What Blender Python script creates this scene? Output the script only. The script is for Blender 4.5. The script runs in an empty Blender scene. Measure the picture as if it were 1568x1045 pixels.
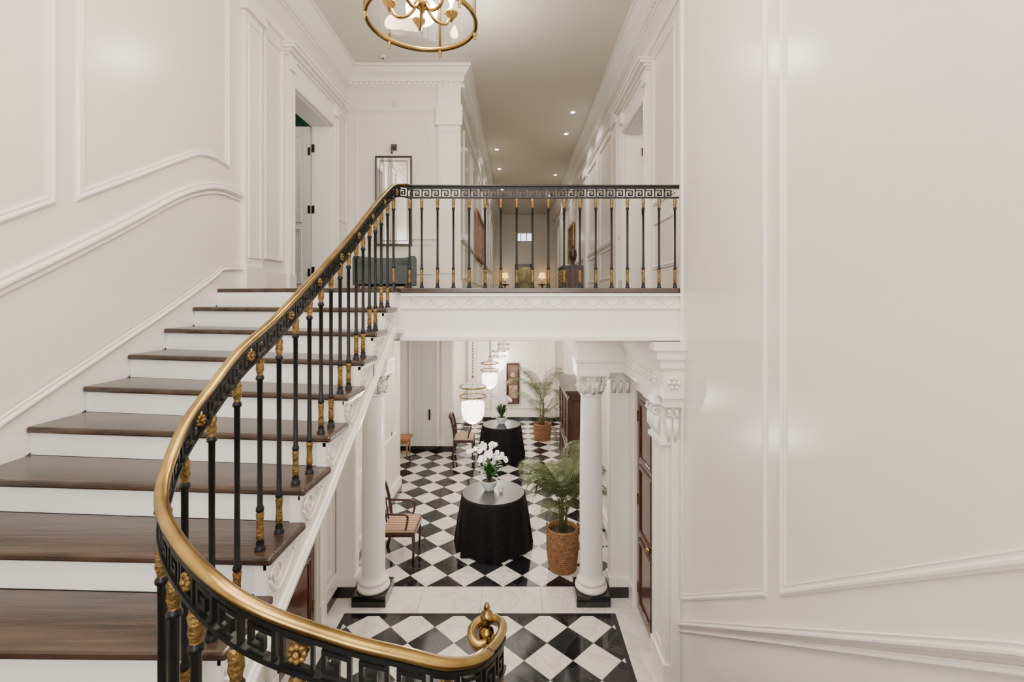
import bpy, bmesh, math, random
from math import sin, cos, pi, sqrt, atan2, floor
from mathutils import Vector
random.seed(4)
E=3.62      # eye height above lower hall floor ; all helper z values are relative to eye
FL=-3.62; UF=0.11; RZ=0.17; CZ=3.97; LC=-0.37
# ---------------------------------------------------------------- materials
MATS={}
def nodes(m):
    m.use_nodes=True
    return m.node_tree.nodes,m.node_tree.links
def mat(name,col,rough=.5,metal=0,var=0.0,scale=4,bump=0,bscale=60,stretch=(1,1,1),emis=0,spec=.5,coat=0,ecol=None,alpha=1,trans=0):
    m=bpy.data.materials.new(name); n,l=nodes(m); b=n['Principled BSDF']
    c=(col[0],col[1],col[2],1)
    b.inputs['Base Color'].default_value=c; b.inputs['Roughness'].default_value=rough
    b.inputs['Metallic'].default_value=metal; b.inputs['Specular IOR Level'].default_value=spec
    b.inputs['Coat Weight'].default_value=coat; b.inputs['Alpha'].default_value=alpha
    b.inputs['Transmission Weight'].default_value=trans
    if emis:
        b.inputs['Emission Color'].default_value=tuple(ecol or col)[:3]+(1,)
        b.inputs['Emission Strength'].default_value=emis
    tc=n.new('ShaderNodeTexCoord'); mp=n.new('ShaderNodeMapping'); mp.inputs['Scale'].default_value=stretch
    l.new(tc.outputs['Object'],mp.inputs['Vector'])
    if var:
        no=n.new('ShaderNodeTexNoise'); no.inputs['Scale'].default_value=scale; no.inputs['Detail'].default_value=6
        l.new(mp.outputs[0],no.inputs['Vector'])
        r=n.new('ShaderNodeValToRGB'); r.color_ramp.elements[0].position=.3; r.color_ramp.elements[1].position=.7
        r.color_ramp.elements[0].color=tuple(x*(1-var) for x in col)+(1,)
        r.color_ramp.elements[1].color=tuple(min(1,x*(1+var)) for x in col)+(1,)
        l.new(no.outputs['Fac'],r.inputs[0]); l.new(r.outputs[0],b.inputs['Base Color'])
    if bump:
        nb=n.new('ShaderNodeTexNoise'); nb.inputs['Scale'].default_value=bscale; nb.inputs['Detail'].default_value=3
        l.new(mp.outputs[0],nb.inputs['Vector'])
        bp=n.new('ShaderNodeBump'); bp.inputs['Strength'].default_value=bump; bp.inputs['Distance'].default_value=.01
        l.new(nb.outputs['Fac'],bp.inputs['Height']); l.new(bp.outputs[0],b.inputs['Normal'])
    MATS[name]=m; return m
WALL=mat('wall_paint',(.80,.755,.685),.22,var=.012,scale=1.5,bump=.05,bscale=7)
TRIM=mat('trim_paint',(.86,.825,.765),.28,var=.01,scale=2,bump=.02,bscale=20)
CEIL=mat('ceiling_paint',(.72,.67,.58),.6,var=.015,scale=1)
RISER=mat('riser_paint',(.88,.87,.85),.35,var=.01)
TREAD=mat('tread_oak',(.046,.025,.0145),.27,var=.6,scale=3,bump=.12,bscale=14,stretch=(.8,14,3),coat=.12)
IRON=mat('black_iron',(.008,.009,.009),.33,metal=.4,var=.3,scale=30,bump=.1,bscale=80)
GOLD=mat('antique_gilt',(.23,.135,.042),.45,metal=.8,var=.6,scale=45,bump=.6,bscale=90)
BRASS=mat('polished_brass',(.36,.235,.075),.25,metal=1,var=.4,scale=7,bump=.03,bscale=40)
MAHOG=mat('mahogany',(.075,.019,.008),.22,var=.5,scale=4,stretch=(6,6,.8),coat=.3)
DWOOD=mat('dark_wood',(.045,.014,.008),.3,var=.4,scale=5,stretch=(5,5,1),coat=.2)
LWOOD=mat('honey_wood',(.36,.17,.07),.4,var=.3,scale=6,stretch=(1,6,1))
BLK=mat('black_marble',(.012,.012,.014),.12,var=.5,scale=8)
CLOTH=mat('black_cloth',(.008,.007,.009),.75,var=.3,scale=20,bump=.2,bscale=300,spec=.15)
CTOP=mat('cloth_glass_top',(.07,.066,.063),.3,var=.1,scale=3,spec=.35)
GREEN=mat('green_paint',(.012,.09,.05),.6,var=.05)
LEAF=mat('palm_leaf',(.065,.095,.02),.5,var=.6,scale=9)
DLEAF=mat('orchid_leaf',(.03,.09,.02),.35,var=.3,scale=10)
PETAL=mat('orchid_petal',(.88,.86,.84),.5,var=.03,scale=30)
STEM=mat('stem',(.13,.13,.04),.6,var=.2)
PORC=mat('white_porcelain',(.70,.77,.84),.12,var=.04,scale=12,coat=.5)
WICK=mat('wicker',(.27,.125,.05),.7,var=.55,scale=35,bump=.6,bscale=60)
SOIL=mat('soil',(.04,.025,.015),.9,var=.4,scale=40)
TEAL=mat('teal_upholstery',(.075,.095,.095),.7,var=.15,scale=20,bump=.1,bscale=200)
SILVER=mat('mirror_frame_pewter',(.12,.115,.10),.35,metal=.9,var=.2,scale=30)
MIRROR=mat('mirror_glass',(.85,.86,.86),.03,metal=1,var=.01)
DARKM=mat('dark_bronze_hardware',(.03,.025,.02),.4,metal=.7,var=.2)
BULB=mat('bulb_glow',(1,.86,.62),.4,emis=40,ecol=(1,.80,.5),var=.01)
DOWNL=mat('downlight_glow',(1,1,1),.4,emis=22,ecol=(1,.95,.86),var=.01)
JARG=mat('pendant_frosted_glow',(1,1,1),.3,emis=5.5,ecol=(1,.97,.93),var=.01)
SHADE=mat('lamp_shade_glow',(1,.7,.3),.6,emis=2.6,ecol=(1,.62,.2),var=.02)
SKYG=mat('transom_daylight',(.8,.9,1),.3,emis=2.2,ecol=(.78,.88,1),var=.01)
DOORW=mat('door_paint',(.66,.655,.63),.35,var=.01)
CURT=mat('garden_green',(.15,.13,.06),.7,var=.6,scale=3)
ART1=mat('art_umber',(.10,.045,.03),.6,var=.7,scale=4); ART2=mat('art_rose',(.34,.20,.17),.6,var=.6,scale=6)
def glassmat():
    m=bpy.data.materials.new('clear_glass'); n,l=nodes(m); n.clear()
    o=n.new('ShaderNodeOutputMaterial'); t=n.new('ShaderNodeBsdfTransparent'); g=n.new('ShaderNodeBsdfGlossy')
    g.inputs['Roughness'].default_value=.04; t.inputs['Color'].default_value=(.95,.96,.95,1)
    lw=n.new('ShaderNodeLayerWeight'); lw.inputs['Blend'].default_value=.35
    ml=n.new('ShaderNodeMath'); ml.operation='MULTIPLY'; ml.inputs[1].default_value=.6
    x=n.new('ShaderNodeMixShader'); l.new(lw.outputs['Facing'],ml.inputs[0]); l.new(ml.outputs[0],x.inputs[0])
    l.new(t.outputs[0],x.inputs[1]); l.new(g.outputs[0],x.inputs[2]); l.new(x.outputs[0],o.inputs[0]); return m
GLASS=glassmat()
def marble(name,checker):
    m=bpy.data.materials.new(name); n,l=nodes(m); b=n['Principled BSDF']
    def M(op,a=None,bb=None):
        q=n.new('ShaderNodeMath'); q.operation=op
        for i,v in enumerate((a,bb)):
            if v is None: continue
            if isinstance(v,(int,float)): q.inputs[i].default_value=v
            else: l.new(v,q.inputs[i])
        return q.outputs[0]
    tc=n.new('ShaderNodeTexCoord'); s=n.new('ShaderNodeSeparateXYZ'); l.new(tc.outputs['Object'],s.inputs[0])
    no=n.new('ShaderNodeTexNoise'); no.inputs['Scale'].default_value=2.2; no.inputs['Detail'].default_value=9; no.inputs['Distortion'].default_value=1.4
    l.new(tc.outputs['Object'],no.inputs['Vector'])
    r=n.new('ShaderNodeValToRGB'); e=r.color_ramp.elements
    e[0].position=.46; e[0].color=(.70,.65,.58,1); e[1].position=.5; e[1].color=(.58,.53,.46,1)
    q=e.new(.53); q.color=(.72,.67,.60,1)
    l.new(no.outputs['Fac'],r.inputs[0])
    b.inputs['Roughness'].default_value=.09
    if checker:
        D=.49
        X=M('SUBTRACT',s.outputs[0],.328); Y=M('SUBTRACT',s.outputs[1],5.24)
        U=M('ADD',M('DIVIDE',M('ADD',X,Y),D),.5); V=M('ADD',M('DIVIDE',M('SUBTRACT',X,Y),D),.5)
        par=M('MODULO',M('ABSOLUTE',M('ADD',M('FLOOR',U),M('FLOOR',V))),2.0)
        par=M('GREATER_THAN',par,.5)
        r2=n.new('ShaderNodeValToRGB'); f=r2.color_ramp.elements
        f[0].position=.49; f[0].color=(.008,.008,.010,1); f[1].position=.505; f[1].color=(.02,.02,.022,1)
        g=f.new(.5); g.color=(.06,.06,.065,1); l.new(no.outputs['Fac'],r2.inputs[0])
        mx=n.new('ShaderNodeMix'); mx.data_type='RGBA'; l.new(par,mx.inputs[0]); l.new(r.outputs[0],mx.inputs[6]); l.new(r2.outputs[0],mx.inputs[7])
        fu=M('ABSOLUTE',M('SUBTRACT',M('FRACT',U),.5)); fv=M('ABSOLUTE',M('SUBTRACT',M('FRACT',V),.5))
        gr=M('GREATER_THAN',M('MAXIMUM',fu,fv),.493)
        mg=n.new('ShaderNodeMix'); mg.data_type='RGBA'; l.new(gr,mg.inputs[0]); l.new(mx.outputs[2],mg.inputs[6]); mg.inputs[7].default_value=(.16,.15,.14,1)
        l.new(mg.outputs[2],b.inputs['Base Color'])
    else:
        l.new(r.outputs[0],b.inputs['Base Color'])
    return m
CHECK=marble('checker_marble',True); MARB=marble('cream_marble',False)
def stripemat():
    m=bpy.data.materials.new('striped_fabric'); n,l=nodes(m); b=n['Principled BSDF']
    tc=n.new('ShaderNodeTexCoord'); w=n.new('ShaderNodeTexWave'); w.bands_direction='Y'; w.inputs['Scale'].default_value=6
    l.new(tc.outputs['Object'],w.inputs['Vector']); r=n.new('ShaderNodeValToRGB')
    r.color_ramp.elements[0].color=(.22,.07,.04,1); r.color_ramp.elements[1].color=(.55,.42,.28,1)
    l.new(w.outputs['Fac'],r.inputs[0]); l.new(r.outputs[0],b.inputs['Base Color']); b.inputs['Roughness'].default_value=.8
    return m
STRIPE=stripemat()
# ---------------------------------------------------------------- mesh builder
class MB:
    def __init__(s): s.v=[];s.f=[];s.m=[];s.s=[];s.mats=[]
    def mi(s,m):
        if m not in s.mats: s.mats.append(m)
        return s.mats.index(m)
    def add(s,vs,fs,m,sm=False):
        o=len(s.v); s.v+= [tuple(v) for v in vs]; k=s.mi(m)
        for f in fs: s.f.append(tuple(i+o for i in f)); s.m.append(k); s.s.append(sm)
    def box(s,x0,x1,y0,y1,z0,z1,m):
        s.add([(x0,y0,z0),(x1,y0,z0),(x1,y1,z0),(x0,y1,z0),(x0,y0,z1),(x1,y0,z1),(x1,y1,z1),(x0,y1,z1)],
          [(0,3,2,1),(4,5,6,7),(0,1,5,4),(1,2,6,5),(2,3,7,6),(3,0,4,7)],m)
    def prism(s,poly,z0,z1,m,axis='z'):
        n=len(poly)
        if axis=='z': vs=[(a,b,z0) for a,b in poly]+[(a,b,z1) for a,b in poly]
        elif axis=='x': vs=[(z0,a,b) for a,b in poly]+[(z1,a,b) for a,b in poly]
        else: vs=[(a,z0,b) for a,b in poly]+[(a,z1,b) for a,b in poly]
        s.add(vs,[tuple(range(n))[::-1],tuple(range(n,2*n))]+[(i,(i+1)%n,n+(i+1)%n,n+i) for i in range(n)],m)
    def lathe(s,cx,cy,prof,m,seg=20,wob=None,sm=True):
        rows=[]
        for p in prof:
            rows.append([(cx+cos(2*pi*j/seg)*(p[0]*(1+(wob(2*pi*j/seg,p[1]) if wob else 0))),cy+sin(2*pi*j/seg)*(p[0]*(1+(wob(2*pi*j/seg,p[1]) if wob else 0))),p[1]) for j in range(seg)])
        for i in range(len(prof)-1):
            mm=prof[i+1][2] if len(prof[i+1])>2 else m
            s.add(rows[i]+rows[i+1],[(j,(j+1)%seg,seg+(j+1)%seg,seg+j) for j in range(seg)],mm,sm)
    def disc(s,cx,cy,z,r,m,seg=20):
        s.add([(cx+cos(2*pi*j/seg)*r,cy+sin(2*pi*j/seg)*r,z) for j in range(seg)],[tuple(range(seg))],m)
    def sweep(s,path,prof,m,caps=True,sm=False,pm=None):
        n=len(path); P=[Vector(p) for p in path]; rows=[]
        for i in range(n):
            a=(P[i]-P[i-1]) if i>0 else (P[1]-P[0]); b=(P[i+1]-P[i]) if i<n-1 else a
            a=Vector((a.x,a.y,0)); b=Vector((b.x,b.y,0))
            if a.length<1e-7:a=b
            if b.length<1e-7:b=a
            a.normalize(); b.normalize(); t=(a+b)
            if t.length<1e-6: t=a
            t.normalize(); c=max(.35,t.dot(a)); r=Vector((t.y,-t.x,0))/c
            rows.append([P[i]+r*p[0]+Vector((0,0,p[1])) for p in prof])
        k=len(prof)
        for i in range(n-1):
            s.add(rows[i]+rows[i+1],[(j,(j+1)%k,k+(j+1)%k,k+j) for j in range(k)],m,sm)
        if caps:
            s.add(rows[0],[tuple(range(k))],m); s.add(rows[-1],[tuple(range(k))],m)
    def tube(s,pts,r,m,seg=8,flat=None):
        P=[Vector(p) for p in pts]; n=len(P); R=r if isinstance(r,(list,tuple)) else [r]*n; rows=[]
        for i in range(n):
            t=(P[min(i+1,n-1)]-P[max(i-1,0)])
            if t.length<1e-9: t=Vector((0,0,1))
            t.normalize(); u=Vector((0,0,1)) if abs(t.z)<.95 else Vector((1,0,0))
            a=t.cross(u).normalized(); b=t.cross(a)
            rows.append([P[i]+(a*cos(2*pi*j/seg)+b*sin(2*pi*j/seg))*R[i] for j in range(seg)])
        for i in range(n-1):
            s.add(rows[i]+rows[i+1],[(j,(j+1)%seg,seg+(j+1)%seg,seg+j) for j in range(seg)],m,True)
        s.add(rows[0],[tuple(range(seg))],m); s.add(rows[-1],[tuple(range(seg))],m)
    def mold(s,pts,nrm,w,t,m,closed=False):
        P=[Vector(p) for p in pts]; N=Vector(nrm); n=len(P)
        prof=[(-.5,0),(-.5,.45),(-.36,.6),(-.25,1),(-.05,1),(.12,.55),(.3,.5),(.38,.7),(.5,.6),(.5,0)]
        rows=[]
        for i in range(n):
            a=P[i]-P[i-1] if (i>0 or closed) else P[1]-P[0]
            b=P[(i+1)%n]-P[i] if (i<n-1 or closed) else a
            a=a.normalized(); b=b.normalized(); tt=(a+b).normalized(); c=max(.35,tt.dot(a))
            B=N.cross(tt)/c
            rows.append([P[i]+B*p[0]*w+N*p[1]*t for p in prof])
        k=len(prof)
        for i in range(n if closed else n-1):
            s.add(rows[i]+rows[(i+1)%n],[(j,j+1,k+j+1,k+j) for j in range(k-1)],m)
        if not closed:
            s.add(rows[0],[tuple(range(k))],m); s.add(rows[-1],[tuple(range(k))],m)
    def ball(s,c,r,m,seg=10,sc=(1,1,1)):
        rg=seg//2+1; vs=[];fs=[]
        for i in range(rg+1):
            a=pi*i/rg
            for j in range(seg): vs.append((c[0]+r*sc[0]*sin(a)*cos(2*pi*j/seg),c[1]+r*sc[1]*sin(a)*sin(2*pi*j/seg),c[2]+r*sc[2]*cos(a)))
        for i in range(rg):
            for j in range(seg): fs.append((i*seg+j,i*seg+(j+1)%seg,(i+1)*seg+(j+1)%seg,(i+1)*seg+j))
        s.add(vs,fs,m,True)
    def obj(s,name,bevel=0,parent=None):
        me=bpy.data.meshes.new(name); me.from_pydata([(a,b,c+E) for a,b,c in s.v],[],s.f)
        for m in s.mats: me.materials.append(m)
        for p,k,sm in zip(me.polygons,s.m,s.s): p.material_index=k; p.use_smooth=sm
        bm=bmesh.new(); bm.from_mesh(me)
        if not bevel: bmesh.ops.remove_doubles(bm,verts=bm.verts,dist=1e-5)
        bmesh.ops.recalc_face_normals(bm,faces=bm.faces); bm.to_mesh(me); bm.free()
        o=bpy.data.objects.new(name,me); bpy.context.scene.collection.objects.link(o)
        if bevel:
            b=o.modifiers.new('bevel','BEVEL'); b.width=bevel; b.segments=2; b.limit_method='ANGLE'
        if parent: o.parent=parent
        return o
def smoothpath(pts,n=8):
    P=[Vector(p) for p in pts]; out=[]
    for i in range(len(P)-1):
        p0=P[max(i-1,0)];p1=P[i];p2=P[i+1];p3=P[min(i+2,len(P)-1)]
        for k in range(n):
            t=k/n
            out.append(.5*((2*p1)+(p2-p0)*t+(2*p0-5*p1+4*p2-p3)*t*t+(3*p1-p0-3*p2+p3)*t**3))
    out.append(P[-1]); return out
def rect_x(mb,x,n,y0,y1,z0,z1,w=.06,t=.025,m=None):
    mb.mold([(x,y0,z0),(x,y1,z0),(x,y1,z1),(x,y0,z1)],(n,0,0),w,t,m or TRIM,True)
def rect_y(mb,y,n,x0,x1,z0,z1,w=.06,t=.025,m=None):
    mb.mold([(x0,y,z0),(x1,y,z0),(x1,y,z1),(x0,y,z1)],(0,n,0),w,t,m or TRIM,True)
LW=-2.88; RW=1.48; UR=1.75; CL=-.95; FW=8.1; YE=22.0
LL=-2.2; LR=1.4
# ---------------------------------------------------------------- floors / ceilings
f=MB()
def slab(x0,x1,y0,y1,m): f.box(x0,x1,y0,y1,FL-.08,FL,m)
slab(-1.93,1.10,-3,5.42,CHECK)
slab(-1.98,-1.93,-3,5.47,BLK); slab(1.10,1.15,-3,5.47,BLK); slab(-1.93,1.10,5.42,5.47,BLK)
slab(-2.9,-1.98,-3,5.47,MARB); slab(1.15,2.3,-3,5.47,MARB)
xs=[-2.9,-1.15,-.42,.31,1.04,2.3]
for a,b in zip(xs[:-1],xs[1:]): slab(a+.002,b-.002,5.472,5.98,MARB)
slab(-3.6,2.3,5.985,14.3,CHECK)
f.box(-3.6,2.3,-3,14.3,FL-.2,FL-.08,BLK)
f.obj('floor')
u=MB()
u.prism([(-3.18,4.62),(LW,4.54),(-1.05,4.04),(-1.03,4.24),(RW,4.24),(RW,4.3),(2.05,4.3),(2.05,YE),(-1.25,YE),(-1.25,9),(-3.18,9)],UF-.045,UF,TREAD)
u.obj('floor_upper_hall',.008)
c=MB(); c.prism([(-3.3,4.62),(LW,4.6),(-1.05,4.3),(2.05,4.3),(2.05,14.3),(-3.6,14.3),(-3.6,9),(-3.3,9)],LC,UF-.045,CEIL); c.obj('ceiling_lower_hall')
c=MB(); c.box(-3.2,2.1,-3.3,YE+.3,CZ,CZ+.15,CEIL); c.obj('ceiling')
# ---------------------------------------------------------------- upper walls
w=MB()
w.box(LW-.3,LW,-3,6.08,FL,CZ,WALL); w.box(LW-.3,LW,7.38,FW+.3,LC,CZ,WALL); w.box(LW-.3,LW,6.08,7.38,2.72,CZ,WALL); w.box(LW-.3,LW,6.08,7.38,LC,UF,WALL)
w.obj('wall_left')
w=MB(); w.box(LW,CL,FW,FW+.3,UF,CZ,WALL); w.box(CL-.3,CL,FW+.3,YE,UF,CZ,WALL); w.obj('wall_far_landing')
w=MB(); w.box(UR,UR+.3,4.3,6.34,UF,CZ,WALL); w.box(UR,UR+.3,7.55,YE,UF,CZ,WALL); w.box(UR,UR+.3,6.34,7.55,2.66,CZ,WALL); w.obj('wall_upper_right')
w=MB(); w.box(RW,UR+.3,-3,4.3,FL,CZ,WALL); w.obj('wall_right')
w=MB()
EX0,EX1,EZ=-.05,.78,1.68
w.box(CL,EX0,YE,YE+.2,UF,CZ,WALL); w.box(EX1,UR,YE,YE+.2,UF,CZ,WALL); w.box(EX0,EX1,YE,YE+.2,EZ,2.75,WALL); w.box(EX0,EX1,YE,YE+.2,3.1,CZ,WALL); w.obj('wall_corridor_end')
w=MB()
w.box(LW-.3,-1.6,-3.3,-3,FL,CZ,WALL); w.box(1.2,UR+.3,-3.3,-3,FL,CZ,WALL); w.box(-1.6,1.2,-3.3,-3,FL,-.9,WALL); w.box(-1.6,1.2,-3.3,-3,3.0,CZ,WALL); w.obj('wall_back')
w=MB()
for a in (-1.6,-.7,.2,1.14): w.box(a,a+.06,-3.2,-3.1,-.9,3.0,TRIM)
for a in (-.9,.4,1.7,2.94): w.box(-1.6,1.2,-3.2,-3.1,a,a+.06,TRIM)
w.obj('added_back_window')  # unseen window added behind the camera to let sky light in
w=MB(); w.box(-5.3,-3.18,8.6,8.7,UF,3.4,GREEN); w.box(-5.4,-5.3,5,8.7,UF,3.4,GREEN); w.box(-5.3,-3.18,5,5.1,UF,3.4,GREEN); w.box(-5.3,-3.18,5,8.7,3.4,3.5,CEIL); w.box(-5.3,-3.18,5,8.7,UF-.1,UF,TREAD); w.obj('wall_green_room')
w=MB(); w.box(2.05,4,8.6,8.7,UF,3.4,WALL); w.box(4,4.1,5,8.7,UF,3.4,WALL); w.box(2.05,4,5,5.1,UF,3.4,WALL); w.box(2.05,4,5,8.7,3.4,3.5,CEIL); w.box(2.05,4,5,8.7,UF-.1,UF,TREAD); w.obj('wall_right_room')
# ---------------------------------------------------------------- crown + dentils + picture rail
t=MB()
cp=[(0,-.34),(.02,-.34),(.03,-.27),(.07,-.25),(.07,-.18),(.13,-.12),(.17,-.05),(.2,-.045),(.2,0),(0,0)]
pathL=[(LW,-3,CZ),(LW,FW,CZ),(CL,FW,CZ),(CL,YE,CZ)]
pathR=[(UR,YE,CZ),(UR,4.3,CZ),(RW,4.3,CZ),(RW,-3,CZ)]
for p in (pathL,pathR):
    t.sweep(p,cp,TRIM)
    t.sweep([(a,b,CZ-.72) for a,b,_ in p],[(0,-.03),(.02,-.03),(.035,0),(.05,.03),(0,.03)],TRIM)
y=3.
while y<YE:
    if y<FW: t.box(LW,LW+.065,y,y+.05,CZ-.315,CZ-.255,TRIM)
    else: t.box(CL,CL+.065,y,y+.05,CZ-.315,CZ-.255,TRIM)
    if y>4.4: t.box(UR-.065,UR,y,y+.05,CZ-.315,CZ-.255,TRIM)
    y+=.09
x=LW+.05
while x<CL: t.box(x,x+.05,FW-.065,FW,CZ-.315,CZ-.255,TRIM); x+=.09
t.obj('trim_crown')
# ---------------------------------------------------------------- door casings
def casing_x(mb,x,n,y0,y1,zb,zt,w=.17,hd=True,th=.3,hh=.34,ct=.045,rim=True):
    a=min(x,x+n*ct); b=max(x,x+n*ct)
    for q0,q1 in ((y0-w,y0),(y1,y1+w)):
        mb.box(a,b,q0,q1,zb,zt,TRIM)
        e_=q0+.025 if q0<y0 else q1-.025
        if rim: mb.mold([(x+n*ct,e_,zb+.2),(x+n*ct,e_,zt+w-.02)],(n,0,0),.05,.02,TRIM)
        mb.box(min(x,x+n*(ct+.015)),max(x,x+n*(ct+.015)),q0-.005,q1+.005,zb,zb+.22,TRIM)
    mb.box(a,b,y0-w,y1+w,zt,zt+w,TRIM)
    if rim: mb.mold([(x+n*ct,y0-.03,zb+.22),(x+n*ct,y0-.03,zt+.03),(x+n*ct,y1+.03,zt+.03),(x+n*ct,y1+.03,zb+.22)],(n,0,0),.04,.012,TRIM)
    xa=min(x,x-n*th); xb=max(x,x-n*th)
    mb.box(xa,xb,y0-.001,y0+.02,zb,zt,TRIM); mb.box(xa,xb,y1-.02,y1+.001,zb,zt,TRIM); mb.box(xa,xb,y0,y1,zt-.02,zt+.001,TRIM)
    if hd:
        z0=zt+w; zh=z0+hh*.5
        mb.box(min(x,x+n*.03),max(x,x+n*.03),y0-w,y1+w,z0,zh,TRIM)
        hs=[.035,.035,.04,.03]
        for k,o in enumerate((.06,.10,.15,.175)):
            zz=zh+sum(hs[:k])
            mb.box(min(x,x+n*o),max(x,x+n*o),y0-w-o*.5,y1+w+o*.5,zz,zz+hs[k],TRIM)
        for q in (y0-w+.01,y1+.02):
            mb.box(min(x,x+n*.08),max(x,x+n*.08),q,q+w-.03,z0,zh,TRIM)
d=MB(); casing_x(d,LW,1,6.08,7.38,UF,2.72); d.obj('trim_door_left')
d=MB(); casing_x(d,UR,-1,6.34,7.55,UF,2.66); d.obj('trim_door_right')
def leaf_y(name,x0,x1,y,zb,zt,m,hx,knob):
    d=MB(); d.box(x0,x1,y,y+.045,zb,zt,m)
    H=zt-zb
    for a,b in ((.06,.38),(.43,.95)):
        rect_y(d,y,-1,x0+.14,x1-.14,zb+H*a,zb+H*b,.05,.02,m)
    for q in (.12,.5,.85): d.box(hx-.015,hx+.015,y-.02,y+.005,zb+H*q-.06,zb+H*q+.06,DARKM)
    d.ball((knob,y-.05,zb+1.0),.03,DARKM); d.tube([(knob,y,zb+1.0),(knob,y-.05,zb+1.0)],.012,DARKM); d.ball((knob,y-.02,zb+1.2),.018,DARKM)
    return d.obj(name)
leaf_y('door_1',-4.1,-3.19,7.33,UF+.01,2.69,DOORW,-3.2,-3.42)
leaf_y('door_2',2.06,3.0,7.50,UF+.01,2.63,DOORW,2.065,2.9)
d=MB()
for z in (UF+.35,UF+1.3,UF+2.25):
    d.box(-3.17,-3.13,7.345,7.36,z-.06,z+.06,DARKM)
    d.box(2.0,2.04,7.515,7.53,z-.06,z+.06,DARKM)
d.obj('door_hinges')
# ---------------------------------------------------------------- left wall trim
t=MB(); x=LW
cr=smoothpath([(x,-1.5,-2.1),(x,.6,-1.04),(x,2.0,-.25),(x,2.64,.10),(x,3.02,.31),(x,3.54,.61),(x,3.94,.855),(x,4.26,1.01),(x,4.59,1.10),(x,4.93,1.10)],5)
t.mold(cr,(1,0,0),.07,.04,TRIM); t.mold([(a,b,c-.06) for a,b,c in cr],(1,0,0),.03,.02,TRIM)
pa=smoothpath([(x,3.12,.69),(x,3.5,.90),(x,3.94,1.15),(x,4.26,1.32),(x,4.5,1.37),(x,4.72,1.35)],4)
t.mold(pa+[(x,4.72,3.1),(x,3.12,3.1)],(1,0,0),.055,.022,TRIM,True)
t.mold([(x,1.2,-.35),(x,2.93,.62),(x,2.93,3.1),(x,1.2,3.1)],(1,0,0),.055,.022,TRIM,True)
t.box(x,x+.05,4.96,5.30,UF,3.05,TRIM); t.box(x,x+.09,4.93,5.33,3.05,3.13,TRIM); t.box(x,x+.07,4.94,5.32,3.13,3.25,TRIM); t.box(x,x+.08,4.93,5.33,UF,UF+.25,TRIM)
rect_x(t,x+.05,1,5.02,5.24,UF+.35,2.95,.03,.012)
rect_x(t,x,1,5.42,5.80,UF+.38,3.05,.05,.025)
rect_x(t,x,1,7.62,8.02,UF+1.2,3.05,.04,.02)
t.box(x,x+.03,5.30,5.91,UF,UF+.22,TRIM); t.box(x,x+.03,7.55,FW,UF,UF+.22,TRIM)
t.obj('trim_wall_left')
t=MB(); y=FW
rect_y(t,y,-1,-2.72,-1.45,UF+1.0,3.05,.045,.018); rect_y(t,y,-1,-2.72,-1.45,UF+.35,UF+.85,.045,.018)
t.box(-1.33,-.94,y-.06,y,UF,CZ-.72,TRIM); t.box(-1.36,-.91,y-.09,y,CZ-1.0,CZ-.66,TRIM); t.box(-1.33,-.94,y-.05,y,CZ-.66,CZ-.3,TRIM)
rect_y(t,y-.06,-1,-1.28,-1.0,UF+.35,CZ-1.1,.03,.012)
t.box(LW,CL,y-.03,y,UF,UF+.22,TRIM); t.mold([(LW,y,UF+.95),(-1.33,y,UF+.95)],(0,-1,0),.06,.03,TRIM)
t.obj('trim_wall_far')
t=MB()
yy=FW+.5
while yy<YE-2: rect_x(t,CL,1,yy,yy+1.3,UF+1.0,3.05,.05,.02); rect_x(t,CL,1,yy,yy+1.3,UF+.3,UF+.85,.05,.02); yy+=1.7
t.box(CL,CL+.03,FW,YE,UF,UF+.22,TRIM); t.mold([(CL,FW,UF+.95),(CL,YE,UF+.95)],(1,0,0),.06,.03,TRIM)
t.obj('trim_corridor_left')
t=MB()
rect_x(t,UR,-1,4.5,5.05,UF+.35,3.05,.05,.02); rect_x(t,UR,-1,5.2,6.0,UF+1.1,3.05,.05,.02); rect_x(t,UR,-1,5.2,6.0,UF+.3,UF+.85,.05,.02)
t.box(UR-.06,UR,8.0,8.35,UF,3.1,TRIM); t.box(UR-.09,UR,7.97,8.38,3.0,3.2,TRIM)
t.box(UR-.06,UR,11.5,11.85,UF,3.1,TRIM); t.box(UR-.09,UR,11.47,11.88,3.0,3.2,TRIM)
yy=8.6
while yy<YE-2:
    if not 11.0<yy<11.9: rect_x(t,UR,-1,yy,yy+1.2,UF+1.0,3.05,.05,.02); rect_x(t,UR,-1,yy,yy+1.2,UF+.3,UF+.85,.05,.02)
    yy+=1.6
t.box(UR-.03,UR,7.73,YE,UF,UF+.22,TRIM); t.mold([(UR,7.75,UF+.95),(UR,YE,UF+.95)],(-1,0,0),.06,.03,TRIM)
t.obj('trim_corridor_right')
t=MB(); x=RW
cr=[(x,4.28,-2.92),(x,1.38,-1.02),(x,.9,-.76),(x,-1,-.76)]
t.mold(cr,(-1,0,0),.045,.035,TRIM); t.mold([(a,b,c-.065) for a,b,c in cr],(-1,0,0),.028,.018,TRIM)
t.mold([(x,4.21,-2.65),(x,2.81,-1.74),(x,2.81,3.1),(x,4.21,3.1)],(-1,0,0),.045,.014,TRIM,True)
t.mold([(x,2.62,-1.61),(x,1.0,-.49),(x,-.5,-.3),(x,-.5,3.1),(x,2.62,3.1)],(-1,0,0),.05,.016,TRIM,True)
t.obj('trim_wall_right')
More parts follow.
